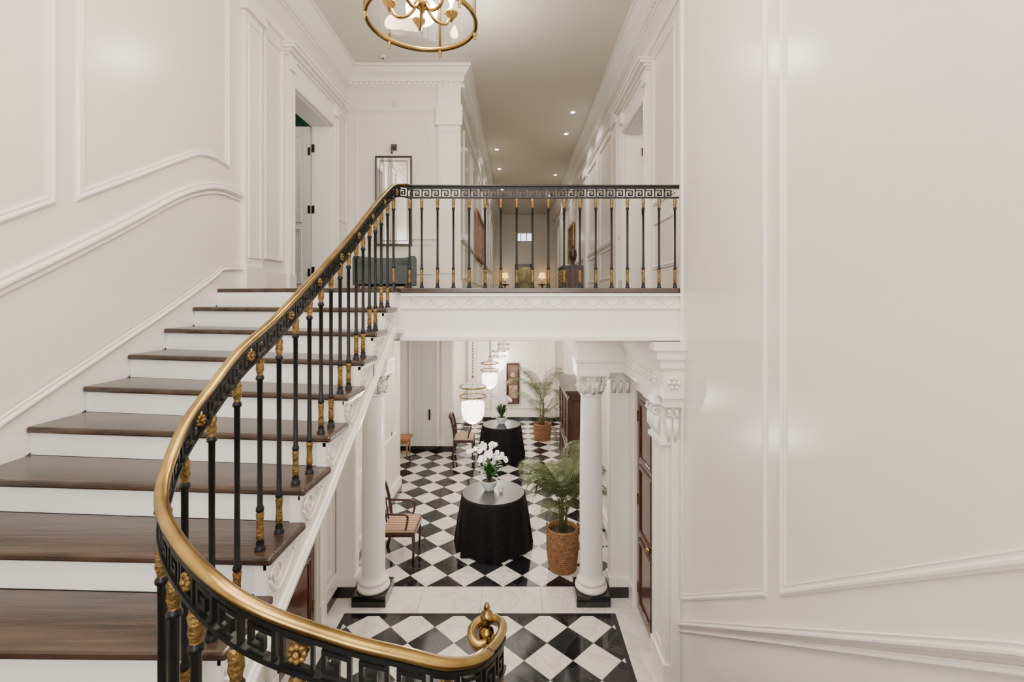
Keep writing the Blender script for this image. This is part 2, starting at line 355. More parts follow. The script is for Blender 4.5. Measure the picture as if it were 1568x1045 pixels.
# ---------------------------------------------------------------- staircase
I=[(-1.03,4.02),(-1.02,3.68),(-1.02,3.40),(-1.02,3.12),(-1.03,2.84),(-1.03,2.57),(-1.04,2.28),(-1.045,1.98),(-1.05,1.68),(-1.03,1.42),(-.93,1.27),(-.76,1.165)]
OX=LW+.021
O=[(OX,4.5),(OX,4.18),(OX,3.84),(OX,3.48),(OX,3.12),(OX,2.76),(OX,2.41),(OX,2.05),(OX,1.70),(OX,1.35),(OX,.95),(OX,.55)]
def zk(k): return UF-RZ*k
st=bpy.data.objects.new('staircase',None); bpy.context.scene.collection.objects.link(st)
tr=MB(); ri=MB()
for k in range(1,11):
    a,b=I[k],O[k]; c_,d_=I[k-1],O[k-1]
    tr.prism([(a[0]+.02,a[1]-.0),(b[0],b[1]),(d_[0],d_[1]+.03),(c_[0]+.02,c_[1]+.03)],zk(k)-.038,zk(k),TREAD)
    ri.prism([(c_[0]-.03,c_[1]+.03),(d_[0],d_[1]+.03),(d_[0],d_[1]+.06),(c_[0]-.03,c_[1]+.06)],zk(k),zk(k-1)-.038,RISER)
k=11; ri.prism([(I[10][0]-.02,I[10][1]+.03),(O[10][0],O[10][1]+.03),(O[10][0],O[10][1]+.06),(I[10][0]-.02,I[10][1]+.06)],zk(11),zk(10)-.038,RISER)
well=[(-.76,1.165),(-.56,1.12),(-.39,1.13),(-.27,1.15),(-.2,1.22),(-.2,1.4),(-.15,1.5),(-.05,1.52),(.05,1.5)]
tr.prism([(OX,O[10][1]+.03),(I[10][0],I[10][1]+.03)]+well+[(RW-.01,1.5),(RW-.01,-2.98),(OX,-2.98)],zk(11)-.038,zk(11),TREAD)
tr.obj('treads',.012,st); ri.obj('risers',0,st)
s=MB()
for k in range(1,12):
    a,c_=I[k],I[k-1]; zb0,zb1=zk(k)-.38,zk(k-1)-.38
    zt=zk(k)-.038
    x0,x1=a[0]-.01,c_[0]-.01
    th=.05
    vs=[(x0,a[1]+.02,zb0),(x1,c_[1]+.04,zb1+.01),(x1,c_[1]+.04,zt),(x0,a[1]+.02,zt)]
    vs+= [(v[0]-th,v[1],v[2]) for v in vs]
    s.add(vs,[(0,1,2,3),(7,6,5,4),(0,4,5,1),(2,6,7,3),(1,5,6,2),(0,3,7,4)],TRIM)
lowline=[(I[k][0]-.01,I[k][1]+.02,zk(k)-.36) for k in range(11,-1,-1)]+[(-1.02,4.25,-.27)]
s.sweep(lowline,[(0,-.03),(.02,-.03),(.025,0),(.015,.015),(.012,.025),(0,.03)],TRIM)
for k in range(1,12):
    a,b,c_,d_=I[k],O[k],I[k-1],O[k-1]
    vs=[]
    for zz in (-.385,-.34): vs+=[(a[0]-.03,a[1],zk(k)+zz),(b[0],b[1],zk(k)+zz),(d_[0],d_[1],zk(k-1)+zz),(c_[0]-.03,c_[1],zk(k-1)+zz)]
    s.add(vs,[(0,1,2,3),(7,6,5,4),(0,4,5,1),(1,5,6,2),(2,6,7,3),(3,7,4,0)],TRIM)
s.prism([(OX,.55),(-.80,1.14)]+[(a,b-.02) for a,b in well[1:]]+[(RW-.01,1.48),(RW-.01,-2.98),(OX,-2.98)],zk(11)-.3,zk(11)-.04,TRIM)
s.prism([(OX,4.56),(-1.05,4.06),(-1.05,4.28),(OX,4.59)],-.34,UF-.046,TRIM)
def spiral_x(mb,x,cy,cz,r,dirn,m,n=1.6,rad=.010,steps=26):
    pts=[]
    for i in range(steps+1):
        q=i/steps; a=q*n*2*pi; rr=r*(1-q*.85)
        pts.append((x,cy+dirn*cos(a)*rr,cz+sin(a)*rr))
    mb.tube(pts,[rad*(1-.5*i/steps) for i in range(steps+1)],m,6)
for k in range(1,11):
    a,c_=I[k],I[k-1]; xx=max(a[0],c_[0])-.008 if k<9 else a[0]-.006
    z=zk(k)-.04
    if k<10:
        spiral_x(s,xx,a[1]+.10,z-.075,.055,-1,TRIM,1.6,.008); spiral_x(s,xx,a[1]+.22,z-.05,.032,1,TRIM,1.3,.006)
        s.tube(smoothpath([(xx,a[1]+.04,z-.08),(xx,a[1]+.10,z-.15),(xx,a[1]+.2,z-.11),(xx,a[1]+.28,z-.03)],4),.007,TRIM,6)
        s.sweep([(xx-.02,a[1]+.02,z-.012),(xx-.02,c_[1]+.03,z-.012)],[(0,-.012),(.022,-.012),(.03,.01),(0,.01)],TRIM)
s.obj('stringer_and_soffit',0,st)
lf=MB()
for j in range(1,11):
    y0=1.5+(j-1)*.26; z=zk(11)-RZ*j
    lf.box(.02,RW-.01,y0-.0,y0+.29,z-.038,z,TREAD); lf.box(.05,RW-.01,y0-.03,y0,z,z+RZ-.038,RISER); lf.box(.05,RW-.01,y0,y0+.26,FL,z-.038,RISER)
lf.obj('lower_flight',0,st)
t=MB(); pts=[(b[1],zk(k)) for k,b in enumerate(O)][::-1]
top=[(y,z+.13) for y,z in pts]+[(4.62,UF+.20),(4.95,UF+.22)]
top=[(-3,zk(11)+.2),(O[11][1]-.3,zk(11)+.2)]+top[1:]
low=[(y,z-.30) for y,z in top]
for i in range(len(top)-1):
    t.prism([low[i],low[i+1],top[i+1],top[i]],LW,LW+.02,TRIM,'x')
sm=smoothpath([(LW+.02,y,z) for y,z in top],3)
t.mold([(a,b,c) for a,b,c in sm],(1,0,0),.055,.025,TRIM); t.obj('baseboard_stair_left')
# ---------------------------------------------------------------- balcony fascia
b=MB()
y=4.26
b.box(-1.05,RW,y,4.30,LC+.01,UF-.045,TRIM)
b.sweep([(-1.03,y,0),(RW,y,0)],[(0,.035),(.03,.035),(.03,.06),(0,.06)],TRIM)
b.sweep([(-1.03,y,0),(RW,y,0)],[(0,-.085),(.012,-.085),(.02,-.07),(0,-.06)],TRIM)
b.sweep([(-1.03,y,0),(RW,y,0)],[(0,-.36),(.05,-.36),(.05,-.33),(.035,-.32),(.02,-.285),(0,-.28)],TRIM)
x=-.98
while x<RW-.12:
    pts=[]
    for i in range(19):
        q=i/18; a=q*1.3*2*pi; rr=.038*(1-q*.8); pts.append((x+.06+cos(a)*rr,y-.004,-.02+sin(a)*rr))
    b.tube(pts,.006,TRIM,5); b.tube(smoothpath([(x+.095,y-.004,-.02),(x+.13,y-.004,-.05),(x+.19,y-.004,-.02)],4),.006,TRIM,5)
    x+=.17
b.obj('trim_balcony_fascia')
# ---------------------------------------------------------------- railing
key=[(-.085,1.36,-.972),(-.108,1.352,-.972),(-.128,1.375,-.968),(-.128,1.415,-.964),(-.10,1.445,-.96),(-.062,1.44,-.956),(-.040,1.405,-.95),(-.043,1.355,-.942),(-.062,1.28,-.922),(-.10,1.19,-.89),(-.165,1.12,-.845),(-.257,1.095,-.805),(-.39,1.08,-.76),(-.576,1.07,-.685),(-.72,1.11,-.63),(-.89,1.235,-.60),(-1.03,1.375,-.565),(-1.105,1.51,-.497),(-1.125,1.615,-.40),(-1.122,1.735,-.31),(-1.115,1.916,-.185),(-1.10,2.155,-.07),(-1.085,2.51,.125),(-1.075,3.07,.43),(-1.07,3.54,.71),(-1.065,3.90,.91),(-1.055,4.10,1.01),(-1.02,4.22,1.045),(-.94,4.29,1.05),(-.84,4.30,1.05),(.3,4.30,1.05),(1.48,4.30,1.05)]
rp=smoothpath(key,8)
cum=[0]
for i in range(1,len(rp)): cum.append(cum[-1]+(rp[i]-rp[i-1]).length)
TOT=cum[-1]
def P(uu):
    uu=max(0,min(TOT,uu))
    lo=0;hi=len(cum)-1
    while hi-lo>1:
        m=(lo+hi)//2
        if cum[m]<=uu: lo=m
        else: hi=m
    q=(uu-cum[lo])/max(1e-9,cum[hi]-cum[lo]); return rp[lo].lerp(rp[hi],q)
def sub(u0,u1,st_=.02):
    n=max(1,int((u1-u0)/st_)); return [P(u0+(u1-u0)*i/n) for i in range(n+1)]
def ufind(test):
    for i,p in enumerate(rp):
        if test(p): return cum[i]
uB=ufind(lambda p:p.y>4.25 and p.x>-1.02)
uS=ufind(lambda p:p.y<1.25 and p.x<-.06)
rail=MB()
rprof=[(-.015,-.022),(-.0185,-.015),(-.0165,-.008),(-.010,-.003),(0,-.001),(.010,-.003),(.0165,-.008),(.0185,-.015),(.015,-.022),(.010,-.030),(-.010,-.030)]
rail.sweep(sub(0,uS,.008),[(a*.72,b_) for a,b_ in rprof],BRASS,True,True)
rail.sweep(sub(uS,uB,.02),rprof,BRASS,True,True)
rail.sweep(sub(uB,TOT,.05),rprof,IRON,True,True)
def bb(u0,u1,v0,v1,m=IRON,th=.014):
    rail.sweep(sub(u0,u1,.025),[(-th/2,v0),(th/2,v0),(th/2,v1),(-th/2,v1)],m)
u0=ufind(lambda p:p.y<1.38 and p.x>-.06)
rail.sweep(sub(u0,TOT,.03),[(-.012,-.040),(.012,-.040),(.012,-.028),(-.012,-.028)],IRON)
rail.sweep(sub(u0,TOT,.03),[(-.012,-.126),(.012,-.126),(.012,-.113),(-.012,-.113)],IRON)
uu=u0+.01; cnt=0; Wk=.088; g=.0105
while uu<TOT-.09:
    if uu<uB and cnt%4==3:
        p=P(uu+.04); t2=P(uu+.06)-P(uu+.02); t2=Vector((t2.x,t2.y,0)).normalized(); nn=Vector((t2.y,-t2.x,0)); c0=p+Vector((0,0,-.077))
        bb(uu,uu+.008,-.113,-.04); bb(uu+.072,uu+.08,-.113,-.04)
        bb(uu+.008,uu+.072,-.113,-.104); bb(uu+.008,uu+.072,-.05,-.04)
        for sd in (-1,1):
            cc=c0+nn*.006*sd
            for q in range(8):
                a=q*pi/4; e=cc+t2*cos(a)*.016+Vector((0,0,sin(a)*.016))
                rail.ball(e,.0085,GOLD,8)
            rail.ball(cc+nn*.006*sd,.009,GOLD,8)
        uu+=.090
    else:
        w=Wk/5
        a=uu
        bb(a,a+g,-.114,-.040)
        bb(a,a+4*w,-.060,-.050)
        bb(a+4*w-g,a+4*w,-.100,-.050)
        bb(a+1.6*w,a+4*w,-.103,-.093)
        bb(a+1.6*w,a+1.6*w+g,-.103,-.072)
        bb(a+1.6*w,a+2.8*w,-.081,-.072)
        uu+=Wk
    cnt+=1
def baluster(x,y,zb,zt,s_=1.0):
    h=zt-zb
    pr=[(.022,zb),(.022,zb+.012),(.015,zb+.02),(.018,zb+.03),(.012,zb+.045),
        (.016,zb+.05,GOLD),(.0155,zb+.07,GOLD),(.0135,zb+.11,GOLD),(.0155,zb+.145,GOLD),(.017,zb+.158,GOLD),(.013,zb+.165,GOLD),
        (.017,zb+.17),(.017,zb+.18),(.0115,zb+.195),(.0105,zb+h*.5),(.0115,zt-.11),(.017,zt-.104),(.017,zt-.094),(.012,zt-.085),
        (.012,zt-.078,GOLD),(.017,zt-.06,GOLD),(.015,zt-.04,GOLD),(.018,zt-.02,GOLD),(.012,zt-.008,GOLD),(.010,zt)]
    rail.lathe(x,y,[(p[0]*s_,)+tuple(p[1:]) for p in pr],IRON,10)
for i in range(17):
    x=-.855+i*.1437
    baluster(x,4.30,UF,1.05-.12,.9)
baluster(-.96,4.275,UF,.92,.9)
def railz(yq):
    best=min((abs(p.y-yq),p.z,p.x) for p in rp if p.x<-.98 and p.y>1.36)
    return best[1],best[2]
for k in range(1,10):
    y0=I[k][1]; y1=I[k-1][1]
    for q in (.22,.72):
        yq=y0+(y1-y0)*q
        if yq<1.45: continue
        z,xq=railz(yq); baluster(xq,yq,zk(k),z-.12)
baluster(-1.06,4.1,UF,.885)
ub=ufind(lambda p:p.x<-1.09 and p.y>1.46)
nn_=10
for i in range(nn_):
    q=u0+.05+(ub-u0-.07)*i/(nn_-1); p=P(q)
    kk=11 if p.x>-.80 else (10 if p.y<1.42 else 9)
    baluster(p.x,p.y,zk(kk),p.z-.12,1.1)
nx,ny=-.086,1.40
rail.lathe(nx,ny,[(.001,zk(11)),(.04,zk(11)),(.04,zk(11)+.03),(.022,zk(11)+.06),(.018,-1.05),(.024,-1.03),(.026,-1.0,BRASS),(.024,-.99,BRASS),(.02,-.975,BRASS),(.010,-.968,BRASS),(.010,-.96,BRASS),(.017,-.952,BRASS),(.020,-.94,BRASS),(.017,-.925,BRASS),(.008,-.918,BRASS),(.010,-.908,BRASS),(.006,-.898,BRASS),(.0005,-.892,BRASS)],IRON,16)
rail.obj('stair_railing')
# ---------------------------------------------------------------- lower walls
LY0,LY1=4.3,5.25; RY0,RY1=4.82,5.60
w=MB()
w.box(LL-.3,LL,LY1,9.0,FL,LC,WALL); w.box(LL-.3,LL,LY0,LY1,-1.1,LC,WALL); w.box(LL-.3,LL,4.05,4.3,FL,-.5,WALL)
w.prism([(.8,FL),(4.05,FL),(4.05,-.62),(2.2,-1.85),(.8,-2.45)],LL-.3,LL,WALL,'x')
w.box(-3.6,LL-.3,8.7,9.0,FL,LC,WALL)
w.obj('wall_lower_left')
w=MB(); w.box(-3.7,-3.6,9.0,11.7,FL,LC,WALL); w.box(-3.6,-1.5,11.4,11.7,FL,LC,WALL); w.box(-1.8,-1.5,11.7,14.2,FL,LC,WALL); w.box(-1.8,2.3,14.2,14.4,FL,LC,WALL); w.obj('wall_lower_far')
w=MB(); w.box(LR,LR+.3,4.3,RY0,FL,LC,WALL); w.box(LR,LR+.3,RY1,14.2,FL,LC,WALL); w.box(LR,LR+.3,RY0,RY1,-1.02,LC,WALL)
w.box(LR+.31,3,4.3,4.4,FL,LC,WALL); w.box(3,3.1,4.3,6.5,FL,LC,WALL); w.obj('wall_lower_right')
w=MB(); w.box(-3.4,LL-.31,4.1,4.2,FL,-1,WALL); w.box(-3.5,-3.4,4.1,6.3,FL,-1,WALL);w.box(-3.4,LL-.31,6.2,6.3,FL,-1,WALL); w.obj('wall_side_closet')
t=MB(); casing_x(t,LL,1,LY0,LY1,FL,-1.10,.15,False,ct=.03)
rect_x(t,LL,1,5.48,5.62,FL+.4,-.95,.03,.015); rect_x(t,LL,1,6.3,8.7,FL+1.2,-.95,.05,.02)
t.obj('trim_door_lower_left')
t=MB(); casing_x(t,LR,-1,RY0,RY1,FL,-1.02,.15,False,ct=.015,rim=False)
x=LR
t.box(x-.10,x,4.30,5.59,-.83,-.60,TRIM); t.box(x-.13,x,4.30,5.59,-.60,-.53,TRIM); t.box(x-.17,x,4.30,5.59,-.53,-.46,TRIM); t.box(x-.20,x,4.30,5.59,-.46,LC,TRIM)
t.box(x-.12,x,4.30,5.59,-.87,-.83,TRIM)
for i in range(8):
    yy=4.42+i*.15
    for q in range(6): t.ball((x-.105,yy+cos(q*pi/3)*.035,-.715+sin(q*pi/3)*.045),.022,TRIM,8)
    t.ball((x-.11,yy,-.715),.02,TRIM,8)
    t.tube(smoothpath([(x-.105,yy+.03,-.69),(x-.11,yy+.075,-.75),(x-.105,yy+.12,-.69)],3),.012,TRIM,6)
t.box(x-.04,x,4.32,4.66,FL,-.87,TRIM); t.box(x-.06,x,4.30,4.67,FL,FL+.3,TRIM); rect_x(t,x-.04,-1,4.38,4.60,FL+.4,-1.35,.03,.010)
t.box(x-.14,x,4.32,4.70,-.95,-.87,TRIM); t.box(x-.07,x,4.34,4.68,-1.28,-.95,TRIM)
for yy in (4.40,4.51,4.62): 
    sp=[(x-.10+cos(a*.35)*.04*(1-a/24),yy,-1.03+sin(a*.35)*.04*(1-a/24)) for a in range(20)]
    t.tube(sp,.016,TRIM,6); t.tube([(x-.09,yy,-1.07),(x-.10,yy,-1.18),(x-.06,yy,-1.27)],[.03,.022,.008],TRIM,8)
t.box(x-.09,x,4.30,4.70,-1.32,-1.28,TRIM)
t.box(LR+.001,RW-.001,4.25,4.3,FL,LC,TRIM)
for xx in (1.37,1.43):
    sp=[(xx,4.22+cos(a*.35)*.035*(1-a/24),-1.02+sin(a*.35)*.045*(1-a/24)) for a in range(20)]
    t.tube(sp,.014,TRIM,6); t.tube([(xx,4.24,-1.06),(xx,4.23,-1.17),(xx,4.25,-1.27)],[.03,.022,.008],TRIM,8)
t.box(1.32,RW,4.19,4.30,-.95,-.87,TRIM); t.box(1.30,RW,4.17,4.30,-.87,-.60,TRIM); t.box(1.27,RW,4.15,4.30,-.60,-.52,TRIM); t.box(1.23,RW,4.13,4.30,-.52,-.44,TRIM); t.box(1.20,RW,4.11,4.30,-.44,LC,TRIM)
for q in range(6): t.ball((1.39+cos(q*pi/3)*.04,4.165,-.73+sin(q*pi/3)*.045),.022,TRIM,8)
t.ball((1.39,4.16,-.73),.022,TRIM,8)
t.obj('trim_door_lower_right')
def leaf_x(name,x,n,y0,y1,zb,zt,m):
    d=MB(); d.box(x,x+.045,y0,y1,zb,zt,m); H=zt-zb; xx=x+.045 if n>0 else x
    for a,b_ in ((.05,.33),(.37,.66),(.70,.95)): rect_x(d,xx,n,y0+.13,y1-.13,zb+H*a,zb+H*b_,.05,.02,m)
    for q in (.1,.5,.88): d.box(xx-.012,xx+.012,y1-.05,y1-.02,zb+H*q-.06,zb+H*q+.06,BRASS)
    d.ball((xx+n*.05,y0+.09,zb+1.0),.03,BRASS); d.tube([(xx,y0+.09,zb+1.0),(xx+n*.05,y0+.09,zb+1.0)],.012,BRASS)
    return d.obj(name)
leaf_x('door_3',LL-.07,1,LY0+.025,LY1-.025,FL+.01,-1.13,MAHOG)
leaf_x('door_4',LR+.03,-1,RY0+.025,RY1-.025,FL+.01,-1.045,MAHOG)
# ---------------------------------------------------------------- columns
def column(name,cx,cy,pil):
    d=MB()
    d.box(cx-.20,cx+.20,cy-.20,cy+.20,FL,FL+.13,BLK)
    z=FL+.13
    d.lathe(cx,cy,[(.001,z),(.19,z),(.195,z+.02),(.19,z+.045),(.168,z+.055),(.162,z+.075),(.17,z+.085),(.174,z+.10),(.165,z+.115),(.145,z+.125),(.138,z+.2),(.138,z+1.1),(.134,z+1.8),(.124,-1.17),(.122,-1.16),(.136,-1.15),(.136,-1.135),(.124,-1.125)],TRIM,32)
    d.lathe(cx,cy,[(.124,-1.125),(.126,-1.0),(.15,-.93),(.18,-.90)],TRIM,24)
    for row,(zb,hh,r0,off) in enumerate(((-1.12,.10,.128,0),(-1.10,.17,.131,pi/8))):
        for q in range(8):
            a=q*pi/4+off; dx,dy=cos(a),sin(a)
            d.tube([(cx+dx*r0,cy+dy*r0,zb),(cx+dx*(r0+.015),cy+dy*(r0+.015),zb+hh*.6),(cx+dx*(r0+.045),cy+dy*(r0+.045),zb+hh),(cx+dx*(r0+.06),cy+dy*(r0+.06),zb+hh-.02)],[.03,.033,.02,.008],TRIM,6)
    for q in range(4):
        a=q*pi/2+pi/4; dx,dy=cos(a),sin(a)
        pts=[]
        for i in range(20):
            g_=i/19; an=g_*1.4*2*pi; rr=.045*(1-.8*g_); R=.20+cos(an)*rr; pts.append((cx+dx*R,cy+dy*R,-.945+sin(an)*rr))
        d.tube(pts,.016,TRIM,6)
    d.box(cx-.19,cx+.19,cy-.19,cy+.19,-.90,-.86,TRIM)
    return d.obj(name)
column('column',-1.735,5.77,0); column('column',.915,5.77,0)
def pilaster_y(d,x0,x1,y,z1=-.86,wd=.08):
    d.box(x0,x1,y-wd,y+.1,FL+.13,z1-.27,TRIM); d.box(x0-.02,x1+.02,y-wd-.02,y+.12,FL,FL+.13,BLK); d.box(x0-.015,x1+.015,y-wd-.015,y+.115,FL+.13,FL+.24,TRIM)
    d.box(x0-.01,x1+.01,y-wd-.01,y+.11,z1-.29,z1-.27,TRIM); d.box(x0,x1,y-wd,y+.1,z1-.27,z1-.04,TRIM); d.box(x0-.04,x1+.04,y-wd-.04,y+.13,z1-.04,z1,TRIM)
    n=max(2,int((x1-x0)/.07))
    for i in range(n):
        cx=x0+(x1-x0)*(i+.5)/n
        d.tube([(cx,y-wd,z1-.26),(cx,y-wd-.02,z1-.17),(cx,y-wd-.045,z1-.13),(cx,y-wd-.05,z1-.15)],[.03,.032,.02,.008],TRIM,6)
    for cx in (x0+.01,x1-.01):
        d.tube([(cx+cos(a*.4)*.035*(1-a/22),y-wd-.03,z1-.08+sin(a*.4)*.035*(1-a/22)) for a in range(18)],.013,TRIM,6)
t=MB(); pilaster_y(t,1.15,1.39,5.85); pilaster_y(t,-2.19,-1.97,5.85); t.obj('trim_pilasters')
t=MB()
for a,b_ in ((LL,-1.53),(.72,LR)):
    t.box(a,b_,5.60,5.96,-.86,LC,TRIM)
    if a>0: path=[(a,5.96,0),(a,5.60,0),(b_,5.60,0)]
    else: path=[(a,5.60,0),(b_,5.60,0),(b_,5.96,0)]
    t.sweep(path,[(0,-.50),(.02,-.50),(.04,-.45),(.07,-.41),(.07,LC),(0,LC)],TRIM)
    t.sweep(path,[(0,-.74),(.015,-.74),(.02,-.71),(0,-.70)],TRIM)
t.obj('trim_entablature')
t=MB()
def bs(x0,x1,y0,y1): t.box(x0,x1,y0,y1,FL,FL+.12,BLK)
def bw(x0,x1,y0,y1,h=.28): t.box(x0,x1,y0,y1,FL+.12,FL+h,TRIM)
for fn in (bs,bw):
    fn(LL,LL+.03,5.42,9.0); fn(LL,LL+.03,4.06,4.14); fn(LR-.03,LR,5.76,14.2); fn(-3.6,-1.5,11.37,11.4); fn(-1.5,-1.47,11.37,14.2); fn(-1.5,LR,14.17,14.2)
t.obj('baseboard_lower')
t=MB()
y=14.2
for a in (-1.42,.95): pilaster_y(t,a,a+.22,y-.05,-.62,.06)
pilaster_y(t,-.72,-.52,y-.05,-.62,.06)
rect_y(t,y,-1,-1.15,-.8,FL+.4,-1.2,.04,.02); rect_y(t,y,-1,-.42,.85,FL+.4,-1.2,.05,.02)
t.obj('trim_far_wall')
t=MB(); y=11.4
pilaster_y(t,-1.78,-1.52,y-.02,-.62,.06); pilaster_y(t,-2.8,-2.65,y-.02,-.62,.06)
t.obj('trim_alcove')
t=MB()
t.box(-2.5,-1.9,11.36,11.395,FL+.12,-.95,DOORW); t.box(-2.56,-2.5,11.33,11.395,FL+.12,-.87,TRIM); t.box(-1.9,-1.84,11.33,11.395,FL+.12,-.87,TRIM); t.box(-2.56,-1.84,11.33,11.395,-.95,-.87,TRIM)
rect_y(t,11.36,-1,-2.42,-2.24,FL+.3,-1.1,.03,.012,DOORW); rect_y(t,11.36,-1,-2.16,-1.98,FL+.3,-1.1,.03,.012,DOORW); t.box(-2.21,-2.19,11.35,11.36,FL+.12,-.95,TRIM)
t.box(-2.09,-2.05,11.33,11.36,FL+.75,FL+1.0,DARKM); t.ball((-2.07,11.31,FL+.92),.022,DARKM)
t.obj('door_5')
t=MB(); t.box(LL+.001,LL+.01,8.3,8.38,FL+1.2,FL+1.33,DOORW); t.box(LL+.01,LL+.02,8.325,8.355,FL+1.24,FL+1.29,DARKM); t.obj('light_switch')
# ---------------------------------------------------------------- tables
def table(name,cx,cy,r,h,seed):
    d=MB(); rnd=random.Random(seed); zt=FL+h
    ph=rnd.random()*6
    def wob(a,z):
        q=max(0,(zt-z)/h); return q*(.055*sin(13*a+ph)+.03*sin(21*a+2*ph)+.02*sin(7*a))
    rows=[(r*.999,zt),(r+.012,zt-.012),(r+.015,zt-.05)]+[(r+.015+.075*((i/8)**.8),zt-.05-(h-.055)*i/8) for i in range(1,9)]
    d.lathe(cx,cy,rows,CLOTH,120,wob); d.disc(cx,cy,zt,r,CLOTH,60)
    d.lathe(cx,cy,[(.001,zt+.001),(r*.985,zt+.001),(r*.99,zt+.005),(r*.985,zt+.009),(.001,zt+.009)],CTOP,60,sm=False)
    return d.obj(name)
table('round_table',-.335,7.05,.465,.76,1); table('round_table',-.33,10.9,.44,.76,5)
# ---------------------------------------------------------------- orchids
def orchid(name,cx,cy,zb,s_,seed,ns):
    d=MB(); rnd=random.Random(seed)
    d.lathe(cx,cy,[(.001,zb),(.06*s_,zb),(.065*s_,zb+.01),(.10*s_,zb+.07*s_),(.115*s_,zb+.13*s_),(.12*s_,zb+.14*s_),(.108*s_,zb+.14*s_),(.10*s_,zb+.12*s_)],PORC,24)
    d.disc(cx,cy,zb+.125*s_,.10*s_,SOIL)
    for i in range(30):
        a=rnd.random()*6.28; L=(.13+rnd.random()*.10)*s_; up=.12+.18*rnd.random(); w=.024*s_
        pr=[]
        for j in range(6):
            q=j/5; R=L*q; z=zb+.13*s_+up*s_*sin(q*2.1); ww=w*sin(pi*(.15+.85*q))+.002
            px,py=cx+cos(a)*R,cy+sin(a)*R; pr+= [(px-sin(a)*ww,py+cos(a)*ww,z),(px+sin(a)*ww,py-cos(a)*ww,z)]
        d.add(pr,[(2*j,2*j+1,2*j+3,2*j+2) for j in range(5)],DLEAF,True)
    for i in range(ns):
        a=i*2*pi/ns+rnd.random()*.5; H=(.42+.12*rnd.random())*s_; out=(.20+.10*rnd.random())*s_
        pts=smoothpath([(cx,cy,zb+.12*s_),(cx+cos(a)*out*.15,cy+sin(a)*out*.15,zb+H*.8),(cx+cos(a)*out*.55,cy+sin(a)*out*.55,zb+H*1.12),(cx+cos(a)*out,cy+sin(a)*out,zb+H*1.05)],6)
        d.tube(pts,.004,STEM,5)
        for k in range(7):
            c0=pts[int(len(pts)*(.52+.45*k/6))-1]; c0=Vector(c0)+Vector(((rnd.random()-.5)*.05,(rnd.random()-.5)*.05,-.01+.03*rnd.random()))*s_
            nrm=Vector((rnd.random()-.5,-.9,.2+rnd.random()*.4)).normalized(); t1=nrm.cross(Vector((0,0,1))).normalized(); t2=nrm.cross(t1)
            for q in range(5):
                an=q*2*pi/5+.3; dr=t1*cos(an)+t2*sin(an); sd=t1*-sin(an)+t2*cos(an); R=.036*s_; W=.018*s_
                d.add([c0,c0+dr*R*.55+sd*W,c0+dr*R+nrm*.006,c0+dr*R*.55-sd*W],[(0,1,2,3)],PETAL,True)
            d.ball(c0+nrm*.006,.006*s_,LWOOD,6)
    return d.obj(name)
orchid('potted_orchid',-.40,7.10,FL+.772,1.08,3,7); orchid('potted_orchid',-.33,10.9,FL+.772,1.15,8,5)
d=MB(); z=FL+.772; d.lathe(-.22,7.0,[(.001,z),(.035,z),(.045,z+.03),(.045,z+.08),(.042,z+.08),(.042,z+.03)],GLASS,16); d.lathe(-.22,7.0,[(.001,z+.006),(.02,z+.006),(.02,z+.04),(.001,z+.04)],PETAL,12); d.obj('votive_candle')
